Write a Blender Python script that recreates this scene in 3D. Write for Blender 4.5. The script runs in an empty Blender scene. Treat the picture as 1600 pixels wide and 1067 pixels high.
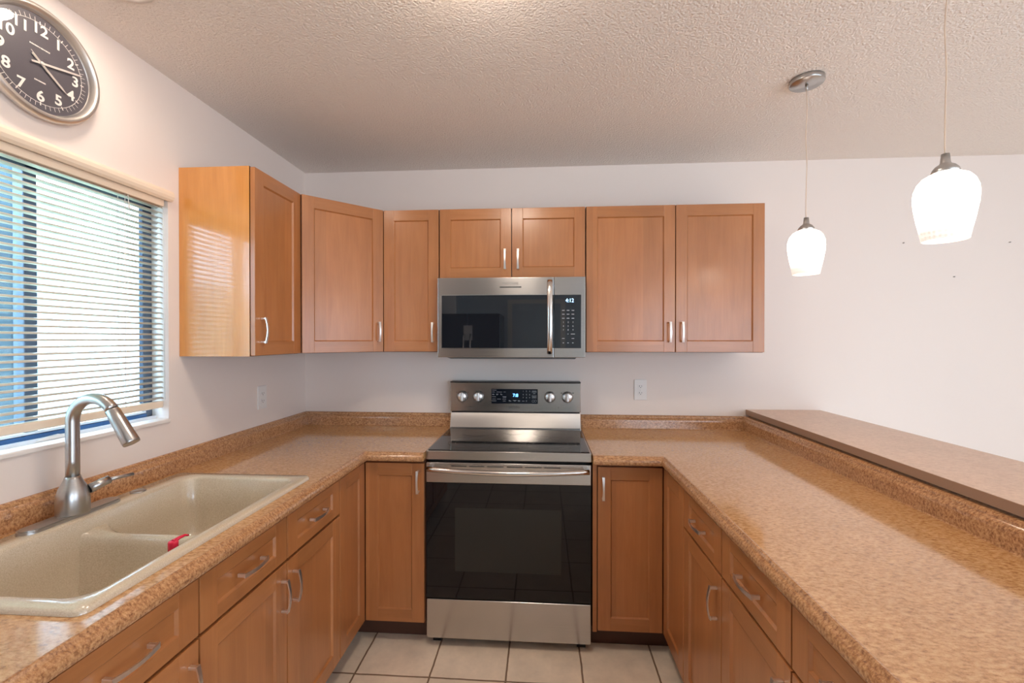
import bpy, bmesh, math, random
from mathutils import Vector, Matrix
random.seed(7)
PI = math.pi
S = bpy.context.scene
C = S.collection

# ------------------------------------------------------------------ camera, world, lights, exposure
cam_d = bpy.data.cameras.new('camera')
cam_d.sensor_width = 36.0
cam_d.lens = 686.26 / 1600 * 36.0
cam_d.clip_start = 0.02
cam = bpy.data.objects.new('camera', cam_d)
cam.location = (0.156, -2.6256, 1.4371)
cam.rotation_euler = (math.radians(90 - 0.333), 0, math.radians(3.879))
C.objects.link(cam)
S.camera = cam

w = bpy.data.worlds.new('daylight_sky')
S.world = w
w.use_nodes = True
nt = w.node_tree
bg = nt.nodes['Background']
bg.inputs[0].default_value = (0.52, 0.74, 1.0, 1)
bg.inputs[1].default_value = 14.0

S.view_settings.view_transform = 'Standard'
S.view_settings.look = 'None'
S.view_settings.exposure = 0.34
S.view_settings.gamma = 1.0
S.view_settings.use_curve_mapping = False
S.cycles.use_denoising = True
S.cycles.max_bounces = 10
S.cycles.diffuse_bounces = 6
S.cycles.glossy_bounces = 5
S.cycles.transparent_max_bounces = 12
S.cycles.sample_clamp_indirect = 6.0


def area_light(name, loc, rot, sx, sy, power, col, spread=PI):
    d = bpy.data.lights.new(name, 'AREA')
    d.shape = 'RECTANGLE'; d.size = sx; d.size_y = sy
    d.energy = power; d.color = col; d.spread = spread
    o = bpy.data.objects.new(name, d)
    o.location = loc; o.rotation_euler = rot
    C.objects.link(o)
    return o

# portals guide the daylight sampling through the three glazed openings
for nm_, loc_, rot_, sx_, sy_ in (('kitchen_window_portal', (-1.44, -1.515, 1.554), (0, -PI/2, 0), 0.86, 1.03),
                                 ('patio_door_portal', (2.75, -5.74, 1.05), (PI/2, 0, 0), 2.4, 2.1),
                                 ('added_window_portal', (4.44, -3.6, 1.3), (0, PI/2, 0), 1.4, 2.1)):
    lo = area_light(nm_, loc_, rot_, sx_, sy_, 1, (1, 1, 1)); lo.data.cycles.is_portal = True

# ------------------------------------------------------------------ node helpers
def new_mat(name):
    m = bpy.data.materials.new(name)
    m.use_nodes = True
    n = m.node_tree
    return m, n, n.nodes['Principled BSDF']

def N(n, t, **kw):
    x = n.nodes.new(t)
    for k, v in kw.items():
        if k in x.inputs: x.inputs[k].default_value = v
        else: setattr(x, k, v)
    return x

def lin(c):
    return tuple((v/255/12.92 if v/255 <= 0.04045 else ((v/255+0.055)/1.055)**2.4) for v in c) + (1,)

def ramp(n, fac, stops):
    r = n.nodes.new('ShaderNodeValToRGB')
    el = r.color_ramp.elements
    while len(el) < len(stops): el.new(0.5)
    for e, (p, c) in zip(el, stops):
        e.position = p; e.color = c
    n.links.new(fac, r.inputs[0])
    return r

def coords(n, scale=(1, 1, 1), rnd=False, loc=(0, 0, 0)):
    tc = n.nodes.new('ShaderNodeTexCoord')
    mp = n.nodes.new('ShaderNodeMapping')
    mp.inputs['Scale'].default_value = scale
    mp.inputs['Location'].default_value = loc
    src = tc.outputs['Object']
    if rnd:
        oi = n.nodes.new('ShaderNodeObjectInfo')
        mul = N(n, 'ShaderNodeMath', operation='MULTIPLY'); mul.inputs[1].default_value = 37.0
        n.links.new(oi.outputs['Random'], mul.inputs[0])
        add = N(n, 'ShaderNodeVectorMath', operation='ADD')
        n.links.new(src, add.inputs[0]); n.links.new(mul.outputs[0], add.inputs[1])
        src = add.outputs[0]
    n.links.new(src, mp.inputs['Vector'])
    return mp.outputs['Vector']

def plain(name, col, rough=0.5, metal=0.0, emit=0, ecol=None, spec=0.5, coat=0):
    m, n, b = new_mat(name)
    # a trace of procedural unevenness in the gloss keeps every surface node based
    v = coords(n)
    ns = N(n, 'ShaderNodeTexNoise', Scale=35.0, Detail=2.0); n.links.new(v, ns.inputs['Vector'])
    mr = N(n, 'ShaderNodeMapRange'); mr.inputs[3].default_value = max(0.0, rough*0.9); mr.inputs[4].default_value = min(1, rough*1.1)
    n.links.new(ns.outputs[0], mr.inputs[0]); n.links.new(mr.outputs[0], b.inputs['Roughness'])
    b.inputs['Base Color'].default_value = col
    b.inputs['Metallic'].default_value = metal
    b.inputs['Specular IOR Level'].default_value = spec
    b.inputs['Coat Weight'].default_value = coat
    if emit:
        b.inputs['Emission Color'].default_value = ecol or col
        b.inputs['Emission Strength'].default_value = emit
    return m

def bump(n, b, height, strength, dist):
    bp = N(n, 'ShaderNodeBump', Strength=strength, Distance=dist)
    n.links.new(height, bp.inputs['Height'])
    n.links.new(bp.outputs[0], b.inputs['Normal'])
    return bp

def wood(name, dark, mid, light, axis='z', rough=0.3, boards=0.085, coat=0.25, coat_rough=0.12):
    m, n, b = new_mat(name)
    sc = {'z': (9, 9, 0.9), 'x': (0.9, 9, 9)}[axis]
    v = coords(n, sc, rnd=True)
    ns = N(n, 'ShaderNodeTexNoise', Scale=3.0, Detail=6.0, Roughness=0.6, Distortion=0.6); n.links.new(v, ns.inputs['Vector'])
    r = ramp(n, ns.outputs[0], [(0.1, dark), (0.5, mid), (0.9, light)])
    # figure: soft cloudy mottling
    v2 = coords(n, (3, 3, 1.6), rnd=True)
    n2 = N(n, 'ShaderNodeTexNoise', Scale=2.2, Detail=3.0); n.links.new(v2, n2.inputs['Vector'])
    # pores, fine streaks
    v3 = coords(n, {'z': (220, 220, 9), 'x': (9, 220, 220)}[axis], rnd=True)
    n3 = N(n, 'ShaderNodeTexNoise', Scale=1.0, Detail=2.0); n.links.new(v3, n3.inputs['Vector'])
    # glued boards
    v4 = coords(n, (1/boards, 1/boards, 1/boards), rnd=True)
    sep = n.nodes.new('ShaderNodeSeparateXYZ'); n.links.new(v4, sep.inputs[0])
    fl = N(n, 'ShaderNodeMath', operation='FLOOR'); n.links.new(sep.outputs['X' if axis == 'z' else 'Z'], fl.inputs[0])
    wn = N(n, 'ShaderNodeTexWhiteNoise', noise_dimensions='1D'); n.links.new(fl.outputs[0], wn.inputs['W'])
    def rng(sock, lo, hi):
        q = N(n, 'ShaderNodeMapRange'); q.inputs[3].default_value = lo; q.inputs[4].default_value = hi
        n.links.new(sock, q.inputs[0]); return q.outputs[0]
    def mul(a, c):
        q = N(n, 'ShaderNodeMath', operation='MULTIPLY'); n.links.new(a, q.inputs[0]); n.links.new(c, q.inputs[1]); return q.outputs[0]
    val = mul(mul(rng(n2.outputs[0], 0.82, 1.18), rng(n3.outputs[0], 0.95, 1.05)), rng(wn.outputs[0], 0.93, 1.07))
    hs = N(n, 'ShaderNodeHueSaturation'); n.links.new(r.outputs[0], hs.inputs['Color']); n.links.new(val, hs.inputs['Value'])
    n.links.new(hs.outputs[0], b.inputs['Base Color'])
    b.inputs['Roughness'].default_value = rough
    b.inputs['Coat Weight'].default_value = coat
    b.inputs['Coat Roughness'].default_value = coat_rough
    bump(n, b, n3.outputs[0], 0.06, 0.0005)
    return m

def steel(name, col=(0.62, 0.61, 0.6, 1), rough=0.26, axis='Z', aniso=0.6):
    m, n, b = new_mat(name)
    b.inputs['Metallic'].default_value = 1.0
    v = coords(n, (1.5, 1.5, 320))
    ns = N(n, 'ShaderNodeTexNoise', Scale=1.0, Detail=3.0); n.links.new(v, ns.inputs['Vector'])
    r = ramp(n, ns.outputs[0], [(0.2, tuple(c*0.9 for c in col[:3])+(1,)), (0.8, col)])
    n.links.new(r.outputs[0], b.inputs['Base Color'])
    mr = N(n, 'ShaderNodeMapRange'); mr.inputs[3].default_value = rough*0.85; mr.inputs[4].default_value = rough*1.15
    n.links.new(ns.outputs[0], mr.inputs[0]); n.links.new(mr.outputs[0], b.inputs['Roughness'])
    b.inputs['Anisotropic'].default_value = aniso
    b.inputs['Anisotropic Rotation'].default_value = 0.25
    t = N(n, 'ShaderNodeTangent', direction_type='RADIAL', axis=axis)
    n.links.new(t.outputs[0], b.inputs['Tangent'])
    return m

def laminate(name, dark, mid, light, k=1.0, rough=0.28):
    m, n, b = new_mat(name)
    v = coords(n, (60*k, 110*k, 85*k))
    ns = N(n, 'ShaderNodeTexNoise', Scale=1.0, Detail=6.0, Roughness=0.75, Distortion=0.15); n.links.new(v, ns.inputs['Vector'])
    r = ramp(n, ns.outputs[0], [(0.33, dark), (0.48, mid), (0.62, light)])
    v2 = coords(n, (5, 5, 5))
    n2 = N(n, 'ShaderNodeTexNoise', Scale=1.5, Detail=3.0); n.links.new(v2, n2.inputs['Vector'])
    mr = N(n, 'ShaderNodeMapRange'); mr.inputs[3].default_value = 0.9; mr.inputs[4].default_value = 1.1; n.links.new(n2.outputs[0], mr.inputs[0])
    hs = N(n, 'ShaderNodeHueSaturation'); n.links.new(r.outputs[0], hs.inputs['Color']); n.links.new(mr.outputs[0], hs.inputs['Value'])
    n.links.new(hs.outputs[0], b.inputs['Base Color'])
    b.inputs['Roughness'].default_value = rough
    b.inputs['Specular IOR Level'].default_value = 0.7
    bump(n, b, ns.outputs[0], 0.05, 0.0006)
    return m

def painted(name, col, scale, strength, dist, rough=0.6, kind='noise'):
    m, n, b = new_mat(name)
    b.inputs['Base Color'].default_value = col
    b.inputs['Roughness'].default_value = rough
    v = coords(n)
    a = N(n, 'ShaderNodeTexNoise', Scale=scale, Detail=3.0, Roughness=0.55); n.links.new(v, a.inputs['Vector'])
    h = a.outputs[0]
    if kind == 'popcorn':
        vo = N(n, 'ShaderNodeTexVoronoi', Scale=scale*0.9); n.links.new(v, vo.inputs['Vector'])
        ad = N(n, 'ShaderNodeMath', operation='SUBTRACT'); n.links.new(a.outputs[0], ad.inputs[0])
        mm = N(n, 'ShaderNodeMath', operation='MULTIPLY'); mm.inputs[1].default_value = 0.45
        n.links.new(vo.outputs['Distance'], mm.inputs[0]); n.links.new(mm.outputs[0], ad.inputs[1]); h = ad.outputs[0]
    bump(n, b, h, strength, dist)
    return m

M = {}
M['wall'] = painted('wall_paint', lin((238, 226, 218)), 70, 0.10, 0.002, 0.55)
M['wall_cool'] = painted('rear_wall_paint', lin((190, 205, 215)), 70, 0.10, 0.002, 0.55)
M['ceiling'] = painted('popcorn_ceiling', lin((245, 236, 228)), 135, 0.8, 0.007, 0.75, 'popcorn')
M['trim'] = plain('white_trim', lin((236, 230, 224)), 0.35)
M['maple'] = wood('maple_upright', lin((163, 101, 57)), lin((178, 115, 66)), lin((189, 127, 76)), 'z', rough=0.36, coat=0.5, coat_rough=0.2)
M['maple_x'] = wood('maple_level', lin((161, 100, 56)), lin((176, 114, 65)), lin((187, 125, 75)), 'x', rough=0.36, coat=0.5, coat_rough=0.2)
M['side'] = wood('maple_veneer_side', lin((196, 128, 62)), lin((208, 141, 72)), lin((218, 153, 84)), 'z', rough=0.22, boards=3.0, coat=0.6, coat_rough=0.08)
M['carcass'] = wood('gap_shade_carcass', lin((86, 48, 30)), lin((100, 58, 36)), lin((112, 66, 42)), 'z', rough=0.4)  # darkened so the gaps between the doors look shaded
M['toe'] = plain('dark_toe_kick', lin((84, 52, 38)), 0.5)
M['lam'] = laminate('speckled_laminate', lin((146, 96, 56)), lin((199, 148, 95)), lin((220, 176, 126)), 1.2, 0.12)
q_ = M['lam'].node_tree.nodes['Principled BSDF']; q_.inputs['Coat Weight'].default_value = 0.4; q_.inputs['Coat Roughness'].default_value = 0.07
M['lam_edge'] = laminate('mottled_edge_laminate', lin((112, 74, 56)), lin((178, 128, 87)), lin((208, 162, 116)), 1.5, 0.15)
M['ledge_edge'] = plain('taupe_edge_band', lin((160, 128, 106)), 0.45)
M['ledge_top'] = laminate('ledge_laminate', lin((190, 152, 124)), lin((207, 172, 146)), lin((220, 188, 162)), 1.0, 0.3)
M['sink'] = laminate('granite_composite', lin((190, 173, 149)), lin((205, 190, 166)), lin((218, 205, 184)), 4.0, 0.18)
M['sink'].node_tree.nodes['Principled BSDF'].inputs['Coat Weight'].default_value = 0.8
M['sink'].node_tree.nodes['Principled BSDF'].inputs['Coat Roughness'].default_value = 0.12
M['nickel'] = steel('brushed_nickel', (0.55, 0.54, 0.53, 1), 0.3, 'Z', 0.3)
M['nickel_bright'] = plain('satin_nickel_pull', (0.86, 0.84, 0.82, 1), 0.36, 1.0)
M['steel'] = steel('brushed_stainless', (0.56, 0.545, 0.53, 1), 0.24, 'Z', 0.85)
M['steel_plain'] = plain('polished_steel_edge', (0.72, 0.70, 0.68, 1), 0.16, 1.0)
M['black'] = plain('black_plastic', (0.012, 0.012, 0.013, 1), 0.35)
M['blackglass'] = plain('black_glass', (0.008, 0.010, 0.014, 1), 0.02, spec=1.0)
M['cookglass'] = plain('ceramic_glass', (0.014, 0.014, 0.016, 1), 0.05, spec=0.9)
M['ovenwin'] = plain('oven_window_glass', (0.020, 0.022, 0.021, 1), 0.03, spec=0.35)
M['ovenglass'] = plain('black_oven_glass', (0.006, 0.006, 0.008, 1), 0.02, spec=0.35)
M['display'] = plain('control_glass', (0.010, 0.014, 0.022, 1), 0.08)
M['print'] = plain('white_print', (0.55, 0.57, 0.6, 1), 0.5)
M['darkprint'] = plain('dark_print', (0.05, 0.05, 0.05, 1), 0.5)
M['greyprint'] = plain('grey_print', (0.20, 0.195, 0.19, 1), 0.4)
M['led'] = plain('blue_led', (0.1, 0.4, 1, 1), 0.4, emit=5, ecol=(0.12, 0.42, 1.0, 1))
M['led_pale'] = plain('pale_blue_led', (0.4, 0.7, 1, 1), 0.4, emit=3, ecol=(0.35, 0.65, 1.0, 1))
M['white_plastic'] = plain('white_plastic', lin((236, 232, 228)), 0.3)
M['slot'] = plain('dark_slot', (0.03, 0.03, 0.03, 1), 0.6)
M['slat'] = plain('cream_blind_slat', lin((210, 202, 188)), 0.35)
M['valance'] = plain('cream_blind_valance', lin((243, 226, 204)), 0.4)
M['bronze'] = plain('bronze_with_sheen', lin((84, 94, 112)), 0.3, 0.2)  # bronze lightened to blue-grey, reflections painted into the base colour
M['post'] = plain('post_with_blue_sheen', lin((84, 108, 124)), 0.5)  # bluish reflections put into the post's base colour
M['alu'] = plain('white_aluminium', lin((225, 228, 235)), 0.3)
M['track'] = plain('sky_sheen_track', lin((60, 100, 150)), 0.2)  # the blue is the reflected sky, painted in as colour
M['clock_face'] = plain('charcoal_clock_dial', lin((84, 80, 86)), 0.4)
M['clock_rim'] = plain('satin_champagne_rim', (0.62, 0.58, 0.54, 1), 0.35, 0.85)
M['numeral'] = plain('white_numeral', lin((238, 232, 224)), 0.4)
M['hand'] = plain('silver_clock_hand', lin((215, 206, 198)), 0.3, 0.2)
M['red'] = plain('red_plastic', lin((225, 30, 70)), 0.25)
M['clear'] = plain('milky_plastic', lin((225, 222, 230)), 0.2)
M['foliage'] = painted('sunlit_foliage', lin((190, 205, 180)), 8, 0.8, 0.2, 0.6)
m_, n_, b_ = new_mat('added_hedge_leaves')
v_ = coords(n_, (1, 1, 1)); t_ = N(n_, 'ShaderNodeTexNoise', Scale=5.0, Detail=6.0, Roughness=0.7); n_.links.new(v_, t_.inputs['Vector'])
r_ = ramp(n_, t_.outputs[0], [(0.35, lin((128, 146, 138))), (0.5, lin((172, 184, 176))), (0.66, lin((206, 214, 208)))])
n_.links.new(r_.outputs[0], b_.inputs['Base Color']); b_.inputs['Roughness'].default_value = 0.9; b_.inputs['Specular IOR Level'].default_value = 0.1
M['added_hedge'] = m_
M['bark'] = painted('tree_bark', lin((130, 110, 90)), 30, 0.8, 0.02, 0.8)
M['lawn'] = painted('pale_lawn', lin((196, 206, 176)), 20, 0.5, 0.03, 0.9)
M['fridge'] = plain('black_fridge_steel', (0.05, 0.05, 0.055, 1), 0.25, 0.6)
M['paper'] = plain('white_paper', lin((215, 215, 215)), 0.7)
M['cord'] = plain('pale_lamp_cord', lin((222, 200, 180)), 0.35)

def tile_mat():
    m, n, b = new_mat('cream_floor_tile')
    v = coords(n, (1, 1, 1), loc=(-0.008, 0.795, 0))
    br = N(n, 'ShaderNodeTexBrick', offset=0.0, squash=1.0)
    br.inputs['Scale'].default_value = 1.0
    br.inputs['Brick Width'].default_value = 0.325
    br.inputs['Row Height'].default_value = 0.325
    br.inputs['Mortar Size'].default_value = 0.0042
    br.inputs['Mortar Smooth'].default_value = 0.15
    br.inputs['Color1'].default_value = lin((248, 232, 211)); br.inputs['Color2'].default_value = lin((242, 225, 203))
    br.inputs['Mortar'].default_value = lin((142, 116, 92))
    nd = N(n, 'ShaderNodeTexNoise', Scale=14.0, Detail=3.0)
    tc = coords(n)
    n.links.new(tc, nd.inputs['Vector'])
    vm = N(n, 'ShaderNodeVectorMath', operation='SCALE'); vm.inputs['Scale'].default_value = 0.006
    n.links.new(nd.outputs['Color'], vm.inputs[0])
    ad = N(n, 'ShaderNodeVectorMath', operation='ADD'); n.links.new(v, ad.inputs[0]); n.links.new(vm.outputs[0], ad.inputs[1])
    n.links.new(ad.outputs[0], br.inputs['Vector'])
    ns = N(n, 'ShaderNodeTexNoise', Scale=7.0, Detail=6.0, Roughness=0.65); n.links.new(tc, ns.inputs['Vector'])
    mr = N(n, 'ShaderNodeMapRange'); mr.inputs[1].default_value = 0.3; mr.inputs[2].default_value = 0.7
    mr.inputs[3].default_value = 0.86; mr.inputs[4].default_value = 1.1; n.links.new(ns.outputs[0], mr.inputs[0])
    hs = N(n, 'ShaderNodeHueSaturation'); n.links.new(br.outputs['Color'], hs.inputs['Color']); n.links.new(mr.outputs[0], hs.inputs['Value'])
    n.links.new(hs.outputs[0], b.inputs['Base Color'])
    b.inputs['Roughness'].default_value = 0.3
    inv = N(n, 'ShaderNodeMath', operation='SUBTRACT'); inv.inputs[0].default_value = 1.0; n.links.new(br.outputs['Fac'], inv.inputs[1])
    bump(n, b, inv.outputs[0], 0.5, 0.003)
    return m
M['tile'] = tile_mat()

def shade_mat():
    # lit frosted glass: the quilted diamond pattern dims it slightly
    m, n, b = new_mat('lit_quilted_glass')
    tc = n.nodes.new('ShaderNodeTexCoord')
    sep = n.nodes.new('ShaderNodeSeparateXYZ'); n.links.new(tc.outputs['Object'], sep.inputs[0])
    at = N(n, 'ShaderNodeMath', operation='ARCTAN2'); n.links.new(sep.outputs[1], at.inputs[0]); n.links.new(sep.outputs[0], at.inputs[1])
    def lc(s1, k1, s2, k2):
        a = N(n, 'ShaderNodeMath', operation='MULTIPLY'); n.links.new(s1, a.inputs[0]); a.inputs[1].default_value = k1
        c = N(n, 'ShaderNodeMath', operation='MULTIPLY'); n.links.new(s2, c.inputs[0]); c.inputs[1].default_value = k2
        d = N(n, 'ShaderNodeMath', operation='ADD'); n.links.new(a.outputs[0], d.inputs[0]); n.links.new(c.outputs[0], d.inputs[1])
        e = N(n, 'ShaderNodeMath', operation='SINE'); n.links.new(d.outputs[0], e.inputs[0]); return e.outputs[0]
    p, q = lc(at.outputs[0], 14, sep.outputs[2], 260), lc(at.outputs[0], -14, sep.outputs[2], 260)
    mu = N(n, 'ShaderNodeMath', operation='MULTIPLY'); n.links.new(p, mu.inputs[0]); n.links.new(q, mu.inputs[1])
    # the glass is brightest beside the bulb and dims towards its open mouth
    fall = N(n, 'ShaderNodeMapRange'); fall.inputs[1].default_value = 0.022; fall.inputs[2].default_value = 0.12
    fall.inputs[3].default_value = 0.55; fall.inputs[4].default_value = 6.0; n.links.new(sep.outputs[2], fall.inputs[0])
    pr = N(n, 'ShaderNodeMapRange'); pr.inputs[1].default_value = 0.05; pr.inputs[2].default_value = 0.5
    pr.inputs[3].default_value = 1.0; pr.inputs[4].default_value = 0.7; n.links.new(mu.outputs[0], pr.inputs[0])
    st = N(n, 'ShaderNodeMath', operation='MULTIPLY'); n.links.new(fall.outputs[0], st.inputs[0]); n.links.new(pr.outputs[0], st.inputs[1])
    b.inputs['Base Color'].default_value = (0.9, 0.88, 0.84, 1)
    b.inputs['Roughness'].default_value = 0.2
    b.inputs['Emission Color'].default_value = (1.0, 0.91, 0.82, 1)
    n.links.new(st.outputs[0], b.inputs['Emission Strength'])
    return m
M['shade'] = shade_mat()
M['lamp'] = plain('lit_diffuser', (0.9, 0.88, 0.84, 1), 0.4, emit=34, ecol=(1.0, 0.85, 0.71, 1))
M['can'] = plain('lit_can_lamp', (0.9, 0.88, 0.84, 1), 0.4, emit=55, ecol=(1.0, 0.84, 0.70, 1))

def glass_mat(name, tint, gl=0.08):
    m = bpy.data.materials.new(name); m.use_nodes = True
    n = m.node_tree; n.nodes.clear()
    o = n.nodes.new('ShaderNodeOutputMaterial'); t = n.nodes.new('ShaderNodeBsdfTransparent'); g = n.nodes.new('ShaderNodeBsdfGlossy')
    t.inputs[0].default_value = tint; g.inputs['Roughness'].default_value = 0.02
    lw = n.nodes.new('ShaderNodeLayerWeight'); lw.inputs[0].default_value = 0.5
    pw = N(n, 'ShaderNodeMath', operation='POWER'); pw.inputs[1].default_value = 5.0; n.links.new(lw.outputs['Facing'], pw.inputs[0])
    ma = N(n, 'ShaderNodeMath', operation='MULTIPLY_ADD'); ma.inputs[1].default_value = 0.9; ma.inputs[2].default_value = 0.045
    n.links.new(pw.outputs[0], ma.inputs[0])
    mx = n.nodes.new('ShaderNodeMixShader')
    n.links.new(ma.outputs[0], mx.inputs[0]); n.links.new(t.outputs[0], mx.inputs[1]); n.links.new(g.outputs[0], mx.inputs[2])
    n.links.new(mx.outputs[0], o.inputs[0])
    return m
M['glass'] = glass_mat('window_glass', (0.93, 0.97, 0.97, 1))
M['tinted'] = glass_mat('daylight_dimming_glass', (0.76, 0.70, 0.66, 1))  # tint added to cut and warm daylight through the unseen panes
M['lens'] = glass_mat('clear_clock_lens', (0.97, 0.97, 0.97, 1))

# ------------------------------------------------------------------ mesh helpers
class MB:
    def __init__(self):
        self.bm = bmesh.new(); self.mats = []; self.cur = 0
    def mat(self, m):
        if m not in self.mats: self.mats.append(m)
        self.cur = self.mats.index(m); return self
    def _tag(self, before, smooth):
        for f in self.bm.faces:
            if f not in before:
                f.material_index = self.cur; f.smooth = smooth
    def box(self, x0, x1, y0, y1, z0, z1, bev=0.0, seg=2):
        b = bmesh.new()
        bmesh.ops.create_cube(b, size=1)
        for v in b.verts:
            v.co = Vector(((x0+x1)/2+v.co.x*(x1-x0), (y0+y1)/2+v.co.y*(y1-y0), (z0+z1)/2+v.co.z*(z1-z0)))
        if bev > 0:
            bev = min(bev, 0.49*min(abs(x1-x0), abs(y1-y0), abs(z1-z0)))
            bmesh.ops.bevel(b, geom=b.edges[:], offset=bev, segments=seg, profile=0.5, affect='EDGES')
        self._merge(b, False); return self
    def _merge(self, b, smooth, mtx=None):
        if mtx is not None: bmesh.ops.transform(b, matrix=mtx, verts=b.verts)
        vm = {}
        for v in b.verts: vm[v] = self.bm.verts.new(v.co)
        for f in b.faces:
            try: nf = self.bm.faces.new([vm[v] for v in f.verts])
            except ValueError: continue
            nf.material_index = self.cur; nf.smooth = smooth
        b.free()
    def grid(self, rows, closed_u=False, closed_v=False, smooth=True, caps=False):
        """rows: list of lists of points"""
        V = [[self.bm.verts.new(p) for p in r] for r in rows]
        nr, nc = len(V), len(V[0])
        for i in range(nr if closed_v else nr-1):
            for j in range(nc if closed_u else nc-1):
                a, b_, c, d = V[i][j], V[i][(j+1) % nc], V[(i+1) % nr][(j+1) % nc], V[(i+1) % nr][j]
                try: f = self.bm.faces.new((a, b_, c, d))
                except ValueError: continue
                f.material_index = self.cur; f.smooth = smooth
        if caps:
            for r, rev in ((V[0], True), (V[-1], False)):
                f = self.bm.faces.new(list(reversed(r)) if rev else r); f.material_index = self.cur; f.smooth = False
        return self
    def lathe(self, prof, seg=32, mtx=None, smooth=True, cap=True):
        b = MB(); rows = []
        for r, z in prof:
            rows.append([(max(r, 1e-5)*math.cos(2*PI*k/seg), max(r, 1e-5)*math.sin(2*PI*k/seg), z) for k in range(seg)])
        b.grid(rows, closed_u=True, caps=cap, smooth=smooth)
        vm = {}
        if mtx is not None: bmesh.ops.transform(b.bm, matrix=mtx, verts=b.bm.verts)
        for v in b.bm.verts: vm[v] = self.bm.verts.new(v.co)
        for f in b.bm.faces:
            nf = self.bm.faces.new([vm[v] for v in f.verts]); nf.material_index = self.cur; nf.smooth = f.smooth
        b.bm.free(); return self
    def tube(self, pts, rad, seg=14, flat=None):
        """swept round tube; rad a number or list; flat=(a,b) scales the section"""
        pts = [Vector(p) for p in pts]
        n = len(pts); rows = []
        up = None
        for i, p in enumerate(pts):
            t = (pts[min(i+1, n-1)]-pts[max(i-1, 0)]).normalized()
            if up is None:
                up = Vector((0, 0, 1)) if abs(t.z) < 0.9 else Vector((0, 1, 0))
            s = t.cross(up).normalized(); up = s.cross(t).normalized()
            r = rad[i] if isinstance(rad, (list, tuple)) else rad
            fa, fb = flat or (1, 1)
            rows.append([p + s*(r*fa*math.cos(2*PI*k/seg)) + up*(r*fb*math.sin(2*PI*k/seg)) for k in range(seg)])
        self.grid(rows, closed_u=True, caps=True); return self
    def prism(self, poly, axis, a0, a1, smooth=False):
        """poly of 2D points extruded along axis"""
        def P(u, v, a):
            return {'x': (a, u, v), 'y': (u, a, v), 'z': (u, v, a)}[axis]
        A = [self.bm.verts.new(P(u, v, a0)) for u, v in poly]; B = [self.bm.verts.new(P(u, v, a1)) for u, v in poly]
        fs = [self.bm.faces.new(list(reversed(A))), self.bm.faces.new(B)]
        n = len(poly)
        for i in range(n): fs.append(self.bm.faces.new((A[i], A[(i+1) % n], B[(i+1) % n], B[i])))
        for f in fs: f.material_index = self.cur; f.smooth = False
        if smooth:
            for f in fs[2:]: f.smooth = True
        return self
    def build(self, name, parent=None, loc=None, rot=None, fix=True, autosmooth=False):
        if fix: bmesh.ops.recalc_face_normals(self.bm, faces=self.bm.faces)
        me = bpy.data.meshes.new(name); self.bm.to_mesh(me); self.bm.free()
        for m in self.mats: me.materials.append(m)
        o = bpy.data.objects.new(name, me); C.objects.link(o)
        if parent is not None: o.parent = parent
        if loc is not None: o.location = loc
        if rot is not None: o.rotation_euler = rot
        return o

def mb(m): return MB().mat(M[m])

def tag(o, label, cat, group=None, kind=None):
    if kind: o['kind'] = kind
    if label: o['label'] = label
    if cat: o['category'] = cat
    if group: o['group'] = group
    return o

def empty(name, loc, rz, label, cat, group=None):
    o = bpy.data.objects.new(name, None); C.objects.link(o)
    o.location = loc; o.rotation_euler = (0, 0, rz); o.empty_display_size = 0.05
    return tag(o, label, cat, group)

def struct(o, label, cat='structure'):
    o['kind'] = 'structure'; o['label'] = label; o['category'] = cat; return o

def text(body, size, mat, parent, loc, rot, name='lettering', depth=0.0004, sx=1.0, align='CENTER', off=0.0):
    cu = bpy.data.curves.new(name, 'FONT'); cu.body = body; cu.size = size; cu.extrude = depth
    cu.align_x = align; cu.align_y = 'CENTER'; cu.offset = off
    t = bpy.data.objects.new(name, cu); C.objects.link(t)
    bpy.context.view_layer.update()
    dg = bpy.context.evaluated_depsgraph_get()
    me = bpy.data.meshes.new_from_object(t.evaluated_get(dg))
    bpy.data.objects.remove(t)
    me.materials.clear(); me.materials.append(M[mat])
    for v in me.vertices: v.co.x *= sx
    o = bpy.data.objects.new(name, me); C.objects.link(o); o.parent = parent; o.location = loc; o.rotation_euler = rot
    return o

# ------------------------------------------------------------------ dimensions
XL, CEIL, CT = -1.3025, 2.4597, 0.914
XR, YR = 4.3, -5.6
WY0, WY1, WZ0, WZ1 = -2.03, -1.0, 1.123, 1.985      # opening of the window over the sink

# ------------------------------------------------------------------ room shell
struct(mb('tile').box(XL-0.12, XR+0.12, YR-0.12, 0.12, -0.08, 0).build('floor'), 'cream ceramic tile floor with brown grout', 'floor')
struct(mb('ceiling').box(XL-0.12, XR+0.12, YR-0.12, 0.12, CEIL, CEIL+0.1).build('ceiling'), 'textured popcorn ceiling over the whole kitchen', 'ceiling')
struct(mb('wall').box(XL-0.12, XR+0.12, 0, 0.12, 0, CEIL).build('wall_back'), 'off-white wall behind the range', 'wall')
b = mb('wall')
b.box(XL-0.12, XL, YR, WY0, 0, CEIL); b.box(XL-0.12, XL, WY1, 0, 0, CEIL)
b.box(XL-0.12, XL, WY0, WY1, 0, WZ0); b.box(XL-0.12, XL, WY0, WY1, WZ1, CEIL)
struct(b.build('wall_left'), 'off-white wall with the window over the sink', 'wall')
b = mb('wall')
b.box(XR, XR+0.12, YR, -4.65, 0, CEIL); b.box(XR, XR+0.12, -2.55, 0, 0, CEIL); b.box(XR, XR+0.12, -4.65, -2.55, 0, 0.6); b.box(XR, XR+0.12, -4.65, -2.55, 2.0, CEIL)
struct(b.build('wall_right'), 'far side wall of the dining area', 'wall')
b = mb('trim')
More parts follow.
